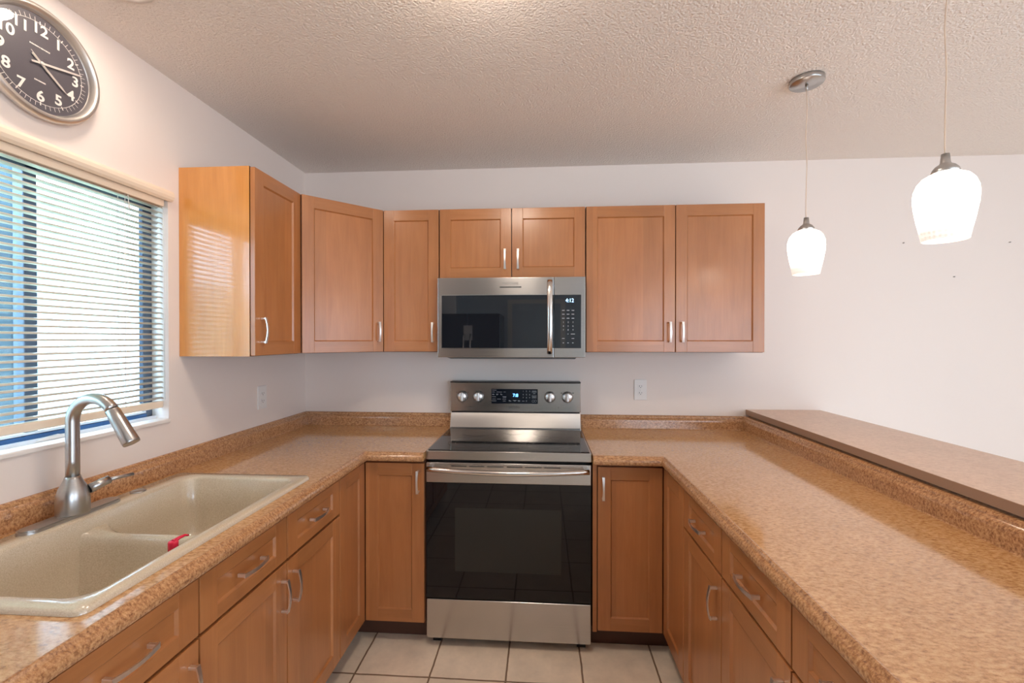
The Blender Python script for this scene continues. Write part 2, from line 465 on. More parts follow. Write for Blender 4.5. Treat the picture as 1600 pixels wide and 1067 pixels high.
for y_ in (-4.65, -3.63, -2.61): b.box(XR+0.02, XR+0.05, y_, y_+0.06, 0.6, 2.0)
b.box(XR+0.02, XR+0.05, -4.65, -2.55, 0.6, 0.65); b.box(XR+0.02, XR+0.05, -4.65, -2.55, 1.95, 2.0)
w2 = struct(b.build('added_window'), 'white framed window added out of view to light the rear room', 'window')  # unseen window added to bring daylight onto the rear wall
mb('tinted').box(XR+0.033, XR+0.037, -4.6, -2.6, 0.64, 1.96).build('pane', w2)
DX0, DX1, DZ = 1.55, 3.95, 2.1
b = mb('wall_cool')
b.box(XL-0.12, DX0, YR-0.12, YR, 0, CEIL); b.box(DX1, XR+0.12, YR-0.12, YR, 0, CEIL); b.box(DX0, DX1, YR-0.12, YR, DZ, CEIL)
struct(b.build('wall_rear'), 'wall behind the camera with patio doors', 'wall')
d = mb('trim')
for x in (DX0, (DX0+DX1)/2-0.03, DX1-0.06): d.box(x, x+0.06, YR-0.09, YR-0.04, 0.001, DZ)
d.box(DX0, DX1, YR-0.09, YR-0.04, DZ-0.06, DZ); d.box(DX0, DX1, YR-0.09, YR-0.04, 0.001, 0.06)
door = struct(d.build('door_1'), 'glazed patio doors behind the camera', 'door')
mb('tinted').box(DX0+0.05, DX1-0.05, YR-0.068, YR-0.062, 0.05, DZ-0.05).build('pane', door)
struct(mb('wall').box(1.36, 1.50, -2.45, -0.0005, 0.0005, 0.9985).build('wall_peninsula'), 'low wall carrying the raised bar ledge', 'wall')
# panelled door on the wall behind, mirrored in the microwave
b = mb('trim'); b.box(-0.42, 0.55, YR+0.001, YR+0.03, 0.001, 2.1); b.mat(M['wall_cool']); b.box(-0.34, 0.47, YR+0.02, YR+0.045, 0.001, 2.03)
struct(b.build('door_2'), 'pale painted interior door behind the camera', 'door')

# window in the left wall
fx0, fx1 = XL-0.105, XL-0.068
b = mb('bronze')
b.box(fx1-0.018, fx1, WY1-0.040, WY1, WZ0, WZ1, 0.003); b.box(fx0, fx1, WY0, WY0+0.05, WZ0, WZ1, 0.003)
b.box(fx0, fx1, -1.428, -1.392, WZ0, WZ1, 0.003);
b.box(fx0, fx1, WY0, WY1, WZ1-0.04, WZ1, 0.003); b.box(fx0, fx1-0.012, WY0, WY1, WZ0, WZ0+0.03, 0.003)
b.mat(M['alu']).box(fx1-0.012, fx1+0.002, WY0, WY1-0.03, WZ0+0.028, WZ0+0.036, 0.001)
b.box(fx1+0.006, fx1+0.016, WY0, WY1, WZ0, WZ0+0.014, 0.001)
b.mat(M['track']).box(fx1-0.012, fx1+0.004, WY0, WY1-0.03, WZ0+0.001, WZ0+0.026)
win = struct(b.build('window_1'), 'dark bronze framed window over the sink', 'window')
mb('glass').box(fx0+0.015, fx0+0.019, WY0+0.04, WY1-0.045, WZ0+0.03, WZ1-0.035).build('pane', win)
b = mb('white_plastic')
b.prism([(-1.415, 1.128), (-1.33, 1.128), (-1.325, 1.133), (-1.345, 1.139), (-1.40, 1.136)], 'x', -1.364, -1.352)
b.build('latch', win)
mb('trim').box(XL-0.104, XL+0.010, WY0-0.0, WY1+0.0, WZ0-0.012, WZ0+0.003, 0.004, 3).build('sill', win)

# outside: lawn, a tree, a porch post
o = mb('lawn').box(-14, XL-0.2, -9, 9, -0.35, -0.25).build('lawn')
tag(o, 'pale sunlit lawn outside the kitchen window', 'lawn', kind='stuff')
def blob(m, c, r, seed, mat='foliage'):
    bb = bmesh.new(); bmesh.ops.create_icosphere(bb, subdivisions=4, radius=1)
    rr = random.Random(seed); ph = [rr.uniform(0, 6) for _ in range(6)]
    for v in bb.verts:
        d_ = v.co.normalized()
        k = 1+0.13*math.sin(7*d_.x+ph[0])*math.sin(6*d_.y+ph[1])+0.10*math.sin(13*d_.z+ph[2])*math.cos(11*d_.x+ph[3])+rr.uniform(-0.05, 0.05)
        v.co = Vector(c)+Vector((d_.x*r[0]*k, d_.y*r[1]*k, d_.z*r[2]*k))
    m._merge(bb, True)
b = mb('added_hedge')  # leafy screen added to dim the bright outdoors behind the slats
rr = random.Random(21); rows = []
for i in range(70):
    y = -7+15*i/69; col = []
    for k in range(34):
        a = k/33
        if a < 0.42: px_, pz_ = 0.75, a/0.42*2.5
        elif a < 0.58: px_, pz_ = 0.75-(a-0.42)/0.16*1.5, 2.5+0.25*math.sin((a-0.42)/0.16*PI)
        else: px_, pz_ = -0.75, (1-a)/0.42*2.5
        n_ = 0.16*math.sin(y*3.1+pz_*2.3)+0.12*math.sin(y*7.7-pz_*5.1)+rr.uniform(-0.09, 0.09)
        col.append((-5.6+px_*(1+n_*0.5)+rr.uniform(-0.04, 0.04), y+rr.uniform(-0.05, 0.05), -0.24+pz_*(1+0.10*math.sin(y*1.3)+0.05*math.sin(y*4.7))))
    rows.append(col)
b.grid(rows, smooth=True)
tag(b.build('added_hedge'), 'tall pale green leaf screen added to dim the kitchen window view', 'added_hedge', kind='stuff')
tr = empty('tree', (-9.5, 4.4, -0.235), 0, 'leafy green tree outside beyond the blind', 'tree')
mb('bark').tube([(0, 0, 0.003), (0.05, 0.02, 0.9), (-0.04, 0.06, 1.8), (0.05, 0, 2.5)], [0.2, 0.15, 0.13, 0.1]).build('trunk', tr)
b = mb('foliage')
for i, (c_, r_) in enumerate([((0, 0, 3.0), (1.2, 1.3, 0.9)), ((0.2, 1.1, 2.7), (0.8, 0.8, 0.7)), ((0.1, -1.2, 2.9), (0.8, 0.9, 0.6)), ((0, 0.2, 3.9), (0.8, 0.9, 0.6))]):
    blob(b, c_, r_, i)
b.build('crown', tr)
b = mb('post'); b.box(-1.80, -1.66, -1.46, -1.19, -0.25, 2.8, 0.006); b.mat(M['alu']); b.box(-1.665, -1.655, -1.232, -1.222, -0.2, 2.75)
struct(b.build('trim_1'), 'dark porch post standing outside the window', 'post')

# ------------------------------------------------------------------ venetian blind
bl = empty('venetian_blind', (XL, -1.5, WZ1), 0, 'cream horizontal slat blind hanging in the window over the sink', 'blind')
by0, by1 = WY0+0.012-(-1.5), WY1-0.010-(-1.5)
b = mb('slat')
nsl = 37; zt = 1.944-WZ1; zb_ = 1.205-WZ1
for i in range(nsl):
    z = zt-(zt-zb_)*i/(nsl-1)
    rows = []
    for k in range(5):
        u = (k/4-0.5)*0.026
        zz = z+0.0062*(1-(2*k/4-1)**2)
        rows.append([(-0.026+u, by0, zz), (-0.026+u, by1, zz)])
    b.grid(rows, smooth=True)
o = b.build('slats', bl, fix=False)
sm = o.modifiers.new('thick', 'SOLIDIFY'); sm.thickness = 0.0011
mb('valance').box(-0.050, -0.006, by0, by1, 1.951-WZ1, 1.977-WZ1, 0.002).build('headrail', bl)
pf = [(-0.004, 0.0), (0.010, -0.003), (0.018, 0.004), (0.022, 0.014), (0.022, 0.026), (0.016, 0.036), (0.006, 0.040), (-0.004, 0.040)]
b = mb('valance'); b.prism([(x, z+1.976-WZ1) for x, z in pf], 'y', -0.60, 0.507, smooth=False)
b.build('valance', bl)
mb('valance').box(-0.039, -0.012, by0, by1, 1.170-WZ1, 1.196-WZ1, 0.004).build('bottom_rail', bl)
for yy in (-1.165, -1.75):
    for dx in (-0.013, -0.040): mb('white_plastic').tube([(dx, yy+1.5, 1.975-WZ1), (dx, yy+1.5, 1.18-WZ1)], 0.0009, 6).build('ladder_cord', bl)
b = mb('white_plastic'); b.tube([(-0.010, -1.157+1.5, 1.955-WZ1), (-0.008, -1.155+1.5, 1.912-WZ1)], 0.0012, 6)
b.lathe([(0.001, 0.0), (0.004, 0.002), (0.0035, 0.012), (0.001, 0.016)], 10, Matrix.Translation((-0.008, -1.155+1.5, 1.90-WZ1)))
b.build('cord_pull', bl)
mb('white_plastic').tube([(-0.012, by1+0.001, 1.975-WZ1), (-0.010, by1+0.003, 1.20-WZ1)], 0.0016, 6).build('lift_cord', bl)

# ------------------------------------------------------------------ wall clock
ck = empty('wall_clock', (XL, -1.45, 2.231), 0, 'round wall clock with charcoal dial and satin metal rim above the window', 'clock')
RX = Matrix.Rotation(PI/2, 4, 'Y')      # lathe axis z -> world x
b = mb('clock_rim')
b.lathe([(0.0, 0.0), (0.146, 0.0), (0.152, 0.004), (0.158, 0.012), (0.160, 0.022), (0.158, 0.030), (0.153, 0.036), (0.147, 0.038), (0.143, 0.0355), (0.1395, 0.030), (0.1365, 0.022), (0.135, 0.014), (0.0, 0.0135)], 96, RX)
b.build('rim', ck)
mb('clock_face').lathe([(0.0, 0.0137), (0.1352, 0.0137), (0.1352, 0.0155), (0.0, 0.0155)], 96, RX, smooth=False).build('dial', ck)
RT = (PI/2, 0, PI/2)
def cp(r, ang, x): return (x, r*math.sin(ang), r*math.cos(ang))
for h in range(1, 13):
    a = math.radians(h*30)
    text(str(h), 0.042, 'numeral', ck, cp(0.095, a, 0.0162), RT, 'numeral', off=0.0009)
b = mb('numeral')
b.lathe([(0.1135, 0.0156), (0.1145, 0.0156), (0.1145, 0.0162), (0.1135, 0.0162), (0.1135, 0.0156)], 96, RX, cap=False)
for k in range(60):
    a = math.radians(k*6); l = 0.126 if k % 5 else 0.130; w_ = 0.0006 if k % 5 else 0.0014
    t = Vector((0, math.cos(a), -math.sin(a)))
    p0, p1 = Vector(cp(0.1145 if k % 5 else 0.110, a, 0.0162)), Vector(cp(l if k % 5 else 0.120, a, 0.0162))
    f = b.bm.faces.new([b.bm.verts.new(q) for q in (p0-t*w_, p0+t*w_, p1+t*w_, p1-t*w_)]); f.material_index = 0
b.build('minute_ring', ck)
# the two illegible lines of small print on the dial
rr = random.Random(3)
for z0_, wd, n_ in ((0.045, 0.052, 13), (-0.052, 0.030, 9)):
    b = mb('numeral')
    for k in range(n_):
        y_ = -wd/2+wd*k/n_
        b.box(0.0158, 0.0162, y_, y_+wd/n_*rr.uniform(0.55, 0.85), z0_-0.0018, z0_+0.0018)
    b.build('lettering', ck)
def hand(name, ang, L, tail, w0, x, m='hand'):
    a = math.radians(ang); d_ = Vector((0, math.sin(a), math.cos(a))); t = Vector((0, math.cos(a), -math.sin(a)))
    b = mb(m)
    pts = [(-tail, w0*0.8), (L*0.3, w0), (L*0.85, w0*0.9), (L, w0*0.35)]
    rows = []
    for s_, ww in pts:
        c_ = d_*s_
        rows.append([c_-t*ww+Vector((x, 0, 0)), c_+t*ww+Vector((x, 0, 0)), c_+t*ww+Vector((x+0.0008, 0, 0)), c_-t*ww+Vector((x+0.0008, 0, 0))])
    b.grid(rows, closed_u=True, caps=True, smooth=False); return b.build(name, ck)
hand('hour_hand', 127, 0.080, 0.028, 0.0036, 0.0185)
hand('minute_hand', 76, 0.114, 0.026, 0.0030, 0.0205)
hand('second_hand', 129, 0.092, 0.036, 0.0008, 0.0222)
mb('hand').lathe([(0.0, 0.0155), (0.005, 0.0155), (0.005, 0.0235), (0.003, 0.0245), (0.0, 0.0245)], 20, RX).build('hub', ck)
rows = [(0.138, 0.0285)] + [(0.138*math.cos(t_), 0.0285+0.006*math.sin(t_)) for t_ in (0.4, 0.8, 1.2, 1.5)]
mb('lens').lathe(rows, 64, RX, cap=False).build('lens', ck)

# ------------------------------------------------------------------ cabinets
def pull(parent, x, y, z, vertical=True, L=0.105, bow=0.030, bright=True):
    """arched bar pull: feet on the face (local y), bar bowed outwards (-y)"""
    b = mb('nickel_bright')
    n_ = 12; pts = []
    for i in range(n_+1):
        s_ = (i/n_-0.5)*L
        pts.append((0, -bow*0.72-bow*0.28*math.cos(PI*(i/n_-0.5)), s_) if vertical else (s_, -bow*0.72-bow*0.28*math.cos(PI*(i/n_-0.5)), 0))
    rows = []
    for i, p in enumerate(pts):
        ww = 0.0060-0.0018*math.sin(PI*i/n_)
        if vertical: rows.append([(p[0]-ww, p[1]-0.002, p[2]), (p[0]+ww, p[1]-0.002, p[2]), (p[0]+ww, p[1]+0.002, p[2]), (p[0]-ww, p[1]+0.002, p[2])])
        else: rows.append([(p[0], p[1]-0.002, p[2]-ww), (p[0], p[1]-0.002, p[2]+ww), (p[0], p[1]+0.002, p[2]+ww), (p[0], p[1]+0.002, p[2]-ww)])
    b.grid(rows, closed_u=True, caps=True, smooth=False)
    for e in (-1, 1):
        s_ = e*(L/2-0.005)
        if vertical: b.box(-0.005, 0.005, -bow*0.75, 0, s_-0.004, s_+0.004, 0.0015)
        else: b.box(s_-0.004, s_+0.004, -bow*0.75, 0, -0.005, 0.005, 0.0015)
    return b.build('handle', parent, (x, y, z))

def shaker(root, name, x0, x1, z0, z1, y=0.0, th=0.02, fr=0.058, drawer=False, handle=None, pmat=None):
    """door leaf or drawer front; face at local y, body behind it (towards +y)"""
    W, H = x1-x0, z1-z0
    st = min(fr, W*0.24); rl = min(fr, H*0.27) if drawer else fr
    b = mb('maple_x' if False else 'maple')
    g = 0.0012
    b.box(0, st, 0, th, 0, H, g); b.box(W-st, W, 0, th, 0, H, g)
    b.mat(M['maple_x']).box(st-0.0004, W-st+0.0004, 0.0003, th, 0, rl, g); b.box(st-0.0004, W-st+0.0004, 0.0003, th, H-rl, H, g)
    b.mat(M['maple_x'] if drawer else M['maple'])
    # recessed flat panel with a chamfered lip round it
    rc = 0.0075; ch = 0.0045
    O = [(st, 0.0006, rl), (W-st, 0.0006, rl), (W-st, 0.0006, H-rl), (st, 0.0006, H-rl)]
    I = [(st+ch, rc, rl+ch), (W-st-ch, rc, rl+ch), (W-st-ch, rc, H-rl-ch), (st+ch, rc, H-rl-ch)]
    b.grid([O, I], closed_u=True, smooth=False)
    f = b.bm.faces.new([b.bm.verts.new(p) for p in I]); f.material_index = b.cur
    b.box(st, W-st, rc+0.001, th-0.002, rl, H-rl)
    leaf = b.build(name, root, (x0, y, z0))
    if handle:
        hx, hz, vert = handle
        pull(leaf, hx-x0, 0, hz-z0, vert)
    return leaf

def carcass(root, x0, x1, y0, y1, z0, z1, side_l='carcass', side_r='carcass', t=0.018, face=0.03, low=None, top=False):
    b = mb(side_l); zs = low or z1
    b.box(x0, x0+t, y0, y1, z0, zs)
    b.mat(M[side_r]).box(x1-t, x1, y0, y1, z0, zs)
    b.mat(M['carcass']).box(x0+t, x1-t, y0+0.004, y1, z0, z0+t); b.box(x0+t, x1-t, y1-0.008, y1, z0, zs)
    b.box(x0+0.001, x1-0.001, y0-0.0, y0+0.018, z0+0.001, z1)     # closed front behind the leaves
    if top: b.box(x0+t, x1-t, y0, y1, z1-t, z1)
    return b.build('cabinet_box', root)

TK, ZD0, ZD1, ZDR = 0.115, 0.115, 0.858, 0.716
FL, FR_, FB = -0.672, 0.700, -0.620       # door faces: window side, bar side, range side
def base_unit(name, loc, rz, W, depth, label, hd, hh=True, gap=0.0028, low=None, drawer_handle=True):
    r = empty(name, loc, rz, label, 'cabinet', 'maple base cabinets')
    carcass(r, 0.0005, W-0.0005, 0.021, depth, 0.10, 0.872, low=low)
    mb('toe').box(0.0005, W-0.0005, 0.085, 0.10, 0.001, 0.0995).build('toe_kick', r)
    shaker(r, 'drawer_front', gap, W-gap, ZDR+0.004, ZD1, 0, drawer=True, handle=(W/2, (ZDR+ZD1)/2+0.004, False) if drawer_handle else None)
    hx = {'l': 0.032, 'r': W-0.032, None: None}[hd]
    shaker(r, 'door', gap, W-gap, ZD0, ZDR-0.006, 0, handle=(hx, ZDR-0.10, True) if hd else None)
    return r

# window-side run, facing +X: local x runs towards the range
D0 = abs(XL-FL)-0.004
seams = [-0.875, -1.250, -1.618, -1.992, -2.42]
labs = ['maple base cabinet with one drawer under the counter between sink and corner',
        'maple base cabinet below the sink, its drawer front nearer the range',
        'maple base cabinet below the faucet, drawer front with the large close pull',
        'maple base cabinet at the near end of the sink counter']
for i in range(4):
    y1_, y0_ = seams[i], seams[i+1]
    base_unit('base_cabinet', (FL, y0_, 0), PI/2, y1_-y0_, D0, labs[i], 'l' if i == 0 else 'r', low=0.66 if i < 3 else None)
# bar-side run, facing -X: local x runs towards the camera
D1 = 1.356-FR_
seams2 = [-0.900, -1.257, -1.631, -2.005, -2.42]
labs2 = ['maple base cabinet with one drawer beside the corner cabinet, bar side',
         'maple base cabinet under the bar-side counter, middle one with visible drawer pull',
         'maple base cabinet under the bar-side counter, cut by the bottom of the photo',
         'maple base cabinet at the near end of the bar-side counter']
for i in range(4):
    y1_, y0_ = seams2[i], seams2[i+1]
    base_unit('base_cabinet', (FR_, y1_, 0), -PI/2, y1_-y0_, D1, labs2[i], 'r' if i != 1 else 'r')

# corner base cabinets (L-shaped, a leaf on each face)
def corner_base(label, side):
    r = empty('corner_base_cabinet', (0, 0, 0), 0, label, 'cabinet', 'maple base cabinets')
    if side < 0:
        xs0, xs1, xf, ye = XL+0.004, -0.387, FL, seams[0]+0.0005
    else:
        xs0, xs1, xf, ye = 0.387, 1.356, FR_, seams2[0]+0.0005
    b = mb('carcass')
    b.box(min(xs0, xs1), max(xs0, xs1), FB+0.021, -0.003, 0.10, 0.872)
    if side < 0: b.box(xs0, xf-0.021, ye, FB+0.022, 0.10, 0.872)
    else: b.box(xf+0.021, xs1, ye, FB+0.022, 0.10, 0.872)
    b.build('cabinet_box', r)
    b = mb('toe')
    if side < 0:
        b.box(xf-0.10, xs1, FB+0.085, FB+0.10, 0.001, 0.0995); b.box(xf-0.10, xf-0.085, ye, FB+0.084, 0.001, 0.0995)
    else:
        b.box(xs0, xf+0.10, FB+0.085, FB+0.10, 0.001, 0.0995); b.box(xf+0.085, xf+0.10, ye, FB+0.084, 0.001, 0.0995)
    b.build('toe_kick', r)
    if side < 0:
        shaker(r, 'door', xf+0.003, -0.390, ZD0, ZD1, FB, handle=(-0.417, 0.775, True))
    else:
        shaker(r, 'door', 0.410, xf-0.003, ZD0, ZD1, FB, handle=(0.432, 0.765, True))
        mb('maple').box(0.3875, 0.407, FB+0.012, FB+0.0208, 0.10, 0.868, 0.001).build('filler_strip', r)
    # leaf on the return
    W = abs(ye-FB)-0.004
    leaf = shaker(r, 'door', 0, W, ZD0, ZD1, 0)
    if side < 0: leaf.rotation_euler = (0, 0, PI/2); leaf.location = (xf, ye+0.002, ZD0)
    else: leaf.rotation_euler = (0, 0, -PI/2); leaf.location = (xf, FB-0.002, ZD0)
    return r
corner_base('maple corner base cabinet between the sink counter and the range', -1)
corner_base('maple corner base cabinet between the range and the bar-side counter', 1)

# wall cabinets
UZ0, UZ1, UF = 1.367, 2.126, -0.325
def upper(loc, rz, W, depth, z0, label, leaves, side_l='carcass', side_r='carcass'):
    r = empty('wall_cabinet', loc, rz, label, 'cabinet', 'maple wall cabinets')
    H = UZ1-z0
    carcass(r, 0.0005, W-0.0005, 0.021, depth-0.001, 0, H, side_l=side_l, side_r=side_r, top=True)
    for a0, a1, hx in leaves:
        shaker(r, 'door', a0+0.0022, a1-0.0022, 0.003, H-0.003, 0, fr=0.056, handle=(hx, 0.105 if H > 0.5 else 0.100, True))
    return r
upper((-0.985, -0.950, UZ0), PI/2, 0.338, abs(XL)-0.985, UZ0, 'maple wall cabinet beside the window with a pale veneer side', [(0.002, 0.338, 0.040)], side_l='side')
upper((-0.692, UF, UZ0), 0, 0.304, -UF, UZ0, 'narrow single-door maple wall cabinet next to the microwave', [(0.002, 0.304, 0.272)])
upper((-0.386, UF, 1.754), 0, 0.768, -UF, 1.754, 'short two-door maple wall cabinet above the microwave', [(0, 0.384, 0.350), (0.384, 0.768, 0.418)])
upper((0.384, UF, UZ0), 0, 0.897, -UF, UZ0, 'wide two-door maple wall cabinet ending nearest the pendant lamps', [(0, 0.455, 0.425), (0.455, 0.897, 0.487)], side_r='maple')
# diagonal corner wall cabinet
r = empty('corner_wall_cabinet', (0, 0, 0), 0, 'maple wall cabinet with an angled door in the room corner', 'cabinet', 'maple wall cabinets')
A_, B_ = Vector((-1.002, -0.611)), Vector((-0.694, -0.304))
b = mb('carcass')
b.prism([(XL+0.001, -0.611), (A_.x, A_.y), (B_.x, B_.y), (-0.694, -0.001), (XL+0.001, -0.001)], 'z', UZ0, UZ1)
b.build('cabinet_box', r)
dr = (B_-A_); L_ = dr.length; ang = math.atan2(dr.y, dr.x); nrm = Vector((math.sin(ang), -math.cos(ang)))
leaf = shaker(r, 'door', 0, L_-0.028, 0, UZ1-UZ0-0.006, 0, fr=0.056)
leaf.rotation_euler = (0, 0, ang)
st_ = A_+dr.normalized()*0.014+nrm*0.021
leaf.location = (st_.x, st_.y, UZ0+0.003)
pull(leaf, L_-0.028-0.030, 0, 0.105)

# ------------------------------------------------------------------ countertops
def cells(m, xs, ys, skip, z0, z1):
    """rectangular slab of cells minus the skipped ones, closed mesh"""
    V = {}
    def v(i, j, k):
        if (i, j, k) not in V: V[(i, j, k)] = m.bm.verts.new((xs[i], ys[j], (z0, z1)[k]))
        return V[(i, j, k)]
    on = {(i, j) for i in range(len(xs)-1) for j in range(len(ys)-1) if not skip(i, j)}
    fs = []
    for i, j in on:
        fs.append(m.bm.faces.new((v(i, j, 1), v(i+1, j, 1), v(i+1, j+1, 1), v(i, j+1, 1))))
        fs.append(m.bm.faces.new((v(i, j, 0), v(i, j+1, 0), v(i+1, j+1, 0), v(i+1, j, 0))))
        for (di, dj), (p, q) in {(-1, 0): ((0, 0), (0, 1)), (1, 0): ((1, 1), (1, 0)), (0, -1): ((1, 0), (0, 0)), (0, 1): ((0, 1), (1, 1))}.items():
            if (i+di, j+dj) not in on:
                a, c = (i+p[0], j+p[1]), (i+q[0], j+q[1])
                fs.append(m.bm.faces.new((v(*a, 0), v(*c, 0), v(*c, 1), v(*a, 1))))
    for f in fs: f.material_index = m.cur
def sweep(m, prof, fn):
    """prof: list of (d,z); fn(d)-> list of xy points of the offset path"""
    rows = [[(p[0], p[1], z) for p in fn(d)] for d, z in prof]
    m.grid(rows, smooth=False)
ZB = 0.876
EDGE = [(-0.0005, CT+0.0002), (0.002, CT+0.0022), (0.006, CT+0.003), (0.0095, CT+0.0015), (0.012, CT-0.003), (0.0145, CT-0.0065), (0.019, CT-0.0085),
        (0.0225, CT-0.013), (0.0245, CT-0.020), (0.0240, CT-0.028), (0.021, CT-0.035), (0.016, ZB), (-0.0005, ZB)]
SPL = [(0.0345, CT+0.0003), (0.0325, CT+0.003), (0.0315, 0.958), (0.0300, 0.966), (0.0255, 0.972), (0.0195, 0.9745), (0.0165, 0.977), (0.0150, 0.983), (0.0110, 0.9875), (0.004, 0.990), (0.0005, 0.990), (0.0005, CT+0.0003)]
XE, YE, XE2, YN = -0.666, -0.6416, 0.703, -2.44
HX0, HX1, HY0, HY1 = -1.215, -0.722, -1.848, -1.048      # sink cut-out
b = mb('lam')
xs = [XL+0.0005, HX0, HX1, XE, -0.3855]; ys = [YN, HY0, HY1, YE, -0.0005]
cells(b, xs, ys, lambda i, j: (i == 3 and j < 3) or (i == 1 and j == 1), ZB+0.0005, CT)
b.mat(M['lam_edge'])
sweep(b, EDGE, lambda d: [(XE+d, YN), (XE+d, YE-d), (-0.3855, YE-d)])
ct = tag(b.build('countertop'), 'speckled tan laminate counter holding the sink, turning to the range', 'countertop')
b = mb('lam_edge')
sweep(b, SPL, lambda d: [(XL+d, YN), (XL+d, -d), (-0.3855, -d)])
b.build('backsplash', ct)
b = mb('lam')
XBW = 1.3355
cells(b, [0.3855, XE2, XBW], [YN, YE, -0.0005], lambda i, j: i == 0 and j == 0, ZB+0.0005, CT)
b.mat(M['lam_edge'])
sweep(b, EDGE, lambda d: [(XE2-d, YN), (XE2-d, YE-d), (0.3855, YE-d)])
ct2 = tag(b.build('countertop'), 'speckled tan laminate counter running below the raised bar ledge', 'countertop')
b = mb('lam_edge')
sweep(b, SPL, lambda d: [(XBW-d, YN), (XBW-d, -d), (0.3855, -d)])
b.box(XBW, 1.359, YN, -0.001, CT-0.03, 0.990)
b.build('backsplash', ct2)
# raised bar ledge
b = mb('ledge_top'); b.box(1.334, 1.748, -2.50, -0.001, 1.0285, 1.0295)
b.mat(M['ledge_edge']).box(1.3335, 1.7485, -2.5005, -0.0008, 0.999, 1.0284, 0.0008)
tag(b.build('bar_ledge'), 'raised laminate bar ledge with a plain taupe edge along the low wall', 'bar top')

# ------------------------------------------------------------------ sink
def rrect(x0, x1, y0, y1, r, z, n_=8):
    pts = []
    for cx, cy, a0 in ((x1-r, y1-r, 0), (x0+r, y1-r, PI/2), (x0+r, y0+r, PI), (x1-r, y0+r, 1.5*PI)):
        for k in range(n_+1):
            a = a0+PI/2*k/n_; pts.append((cx+r*math.cos(a), cy+r*math.sin(a), z))
    return pts
SX0, SX1, SY0, SY1 = -1.228, -0.706, -1.862, -1.034
sk = empty('kitchen_sink', (0, 0, 0), 0, 'beige composite double-bowl sink set in the counter under the window', 'sink')
b = mb('sink')
ix0, ix1, iy0, iy1 = -1.150, -0.744, -1.822, -1.078
rows = [rrect(SX0, SX1, SY0, SY1, 0.022, CT+0.0004), rrect(SX0+0.001, SX1-0.001, SY0+0.001, SY1-0.001, 0.022, CT+0.008), rrect(SX0+0.005, SX1-0.005, SY0+0.005, SY1-0.005, 0.020, CT+0.0125),
        rrect(ix0-0.006, ix1+0.006, iy0-0.006, iy1+0.006, 0.055, CT+0.0125), rrect(ix0-0.001, ix1+0.001, iy0-0.001, iy1+0.001, 0.05, CT+0.010), rrect(ix0+0.002, ix1-0.002, iy0+0.002, iy1-0.002, 0.05, CT+0.003),
        rrect(ix0+0.012, ix1-0.012, iy0+0.012, iy1-0.012, 0.05, 0.80), rrect(ix0+0.018, ix1-0.018, iy0+0.018, iy1-0.018, 0.045, 0.735),
        rrect(ix0+0.030, ix1-0.030, iy0+0.030, iy1-0.030, 0.04, 0.716), rrect(ix0+0.06, ix1-0.06, iy0+0.06, iy1-0.06, 0.03, 0.713), rrect(ix0+0.16, ix1-0.16, iy0+0.25, iy1-0.25, 0.01, 0.712)]
b.grid(rows, closed_u=True, smooth=True)
f = b.bm.faces.new([b.bm.verts.new(p) for p in rows[-1]]); f.material_index = 0
b.build('basin', sk)
# low divider flaring into the walls
yd = -1.432; b = mb('sink'); rows = []
for i in range(25):
    s_ = i/24; x = ix0+0.001+(ix1-ix0-0.002)*s_
    e = max(0, 1-min(s_, 1-s_)/0.22)**2
    zt_ = 0.872+0.016*e; hw = 0.013+0.030*e
    sec = []
    for k_, (o_, z) in enumerate(((0.036, 0.712), (0.022, 0.752), (0.013, 0.80), (0.006, zt_-0.028), (0.002, zt_-0.012), (-0.003, zt_-0.004))):
        sec.append((x, yd-hw-o_, z))
    sec.append((x, yd, zt_)); sec += [(x, 2*yd-p[1], p[2]) for p in reversed(sec[:-1])]
    rows.append(sec)
b.grid(rows, smooth=True); b.build('divider', sk)
for yy in (-1.26, -1.63):
    b = mb('steel_plain'); b.lathe([(0.0, 0.7125), (0.043, 0.7125), (0.043, 0.7155), (0.036, 0.7165), (0.030, 0.7145), (0.0, 0.7135)], 32, Matrix.Translation((-0.95, yy, 0))); b.build('drain', sk)
b = mb('nickel'); b.lathe([(0.0, CT+0.0127), (0.0215, CT+0.0127), (0.0215, CT+0.0150), (0.018, CT+0.0165), (0.016, CT+0.0150), (0.0, CT+0.0150)], 32, Matrix.Translation((-1.192, -1.246, 0))); b.build('hole_cover', sk)

# ------------------------------------------------------------------ faucet
FZ = CT+0.0127
fc = empty('kitchen_faucet', (-1.193, -1.45, FZ), 0, 'brushed nickel gooseneck faucet standing on the sink ledge', 'faucet')
b = mb('nickel')
pts = []
for k in range(48):
    a = 2*PI*k/48; cy = 0.105 if math.sin(a) > 0 else -0.105
    pts.append((0.027*math.cos(a), cy+0.027*math.sin(a)))
b.prism(pts, 'z', 0, 0.007); b.prism([(x*0.88, y*0.975) for x, y in pts], 'z', 0.007, 0.010)
b.build('base_plate', fc)
mb('nickel').lathe([(0.0, 0.0095), (0.037, 0.0095), (0.0375, 0.012), (0.0375, 0.050), (0.036, 0.066), (0.031, 0.083), (0.024, 0.097), (0.0195, 0.108), (0.0175, 0.115), (0.0, 0.115)], 48).build('body', fc)
r_ = 0.066; zc = 1.200-FZ; P_ = [(0, 0, 0.112), (0, 0, 0.16), (0, 0, 0.22), (0, 0, zc)]
for k in range(1, 19):
    a = math.radians(180-(180-32)*k/18); P_.append((r_+r_*math.cos(a), 0, zc+r_*math.sin(a)))
mb('nickel').tube(P_, 0.0158, 24).build('spout', fc)
e_ = Vector(P_[-1]); dv = Vector((0.53, 0, -0.848))
b = mb('nickel'); b.tube([e_+dv*t for t in (0.0005, 0.003, 0.03, 0.07, 0.107, 0.113)], [0.0158, 0.0172, 0.0180, 0.0195, 0.0212, 0.0200], 24)
b.build('spray_head', fc)
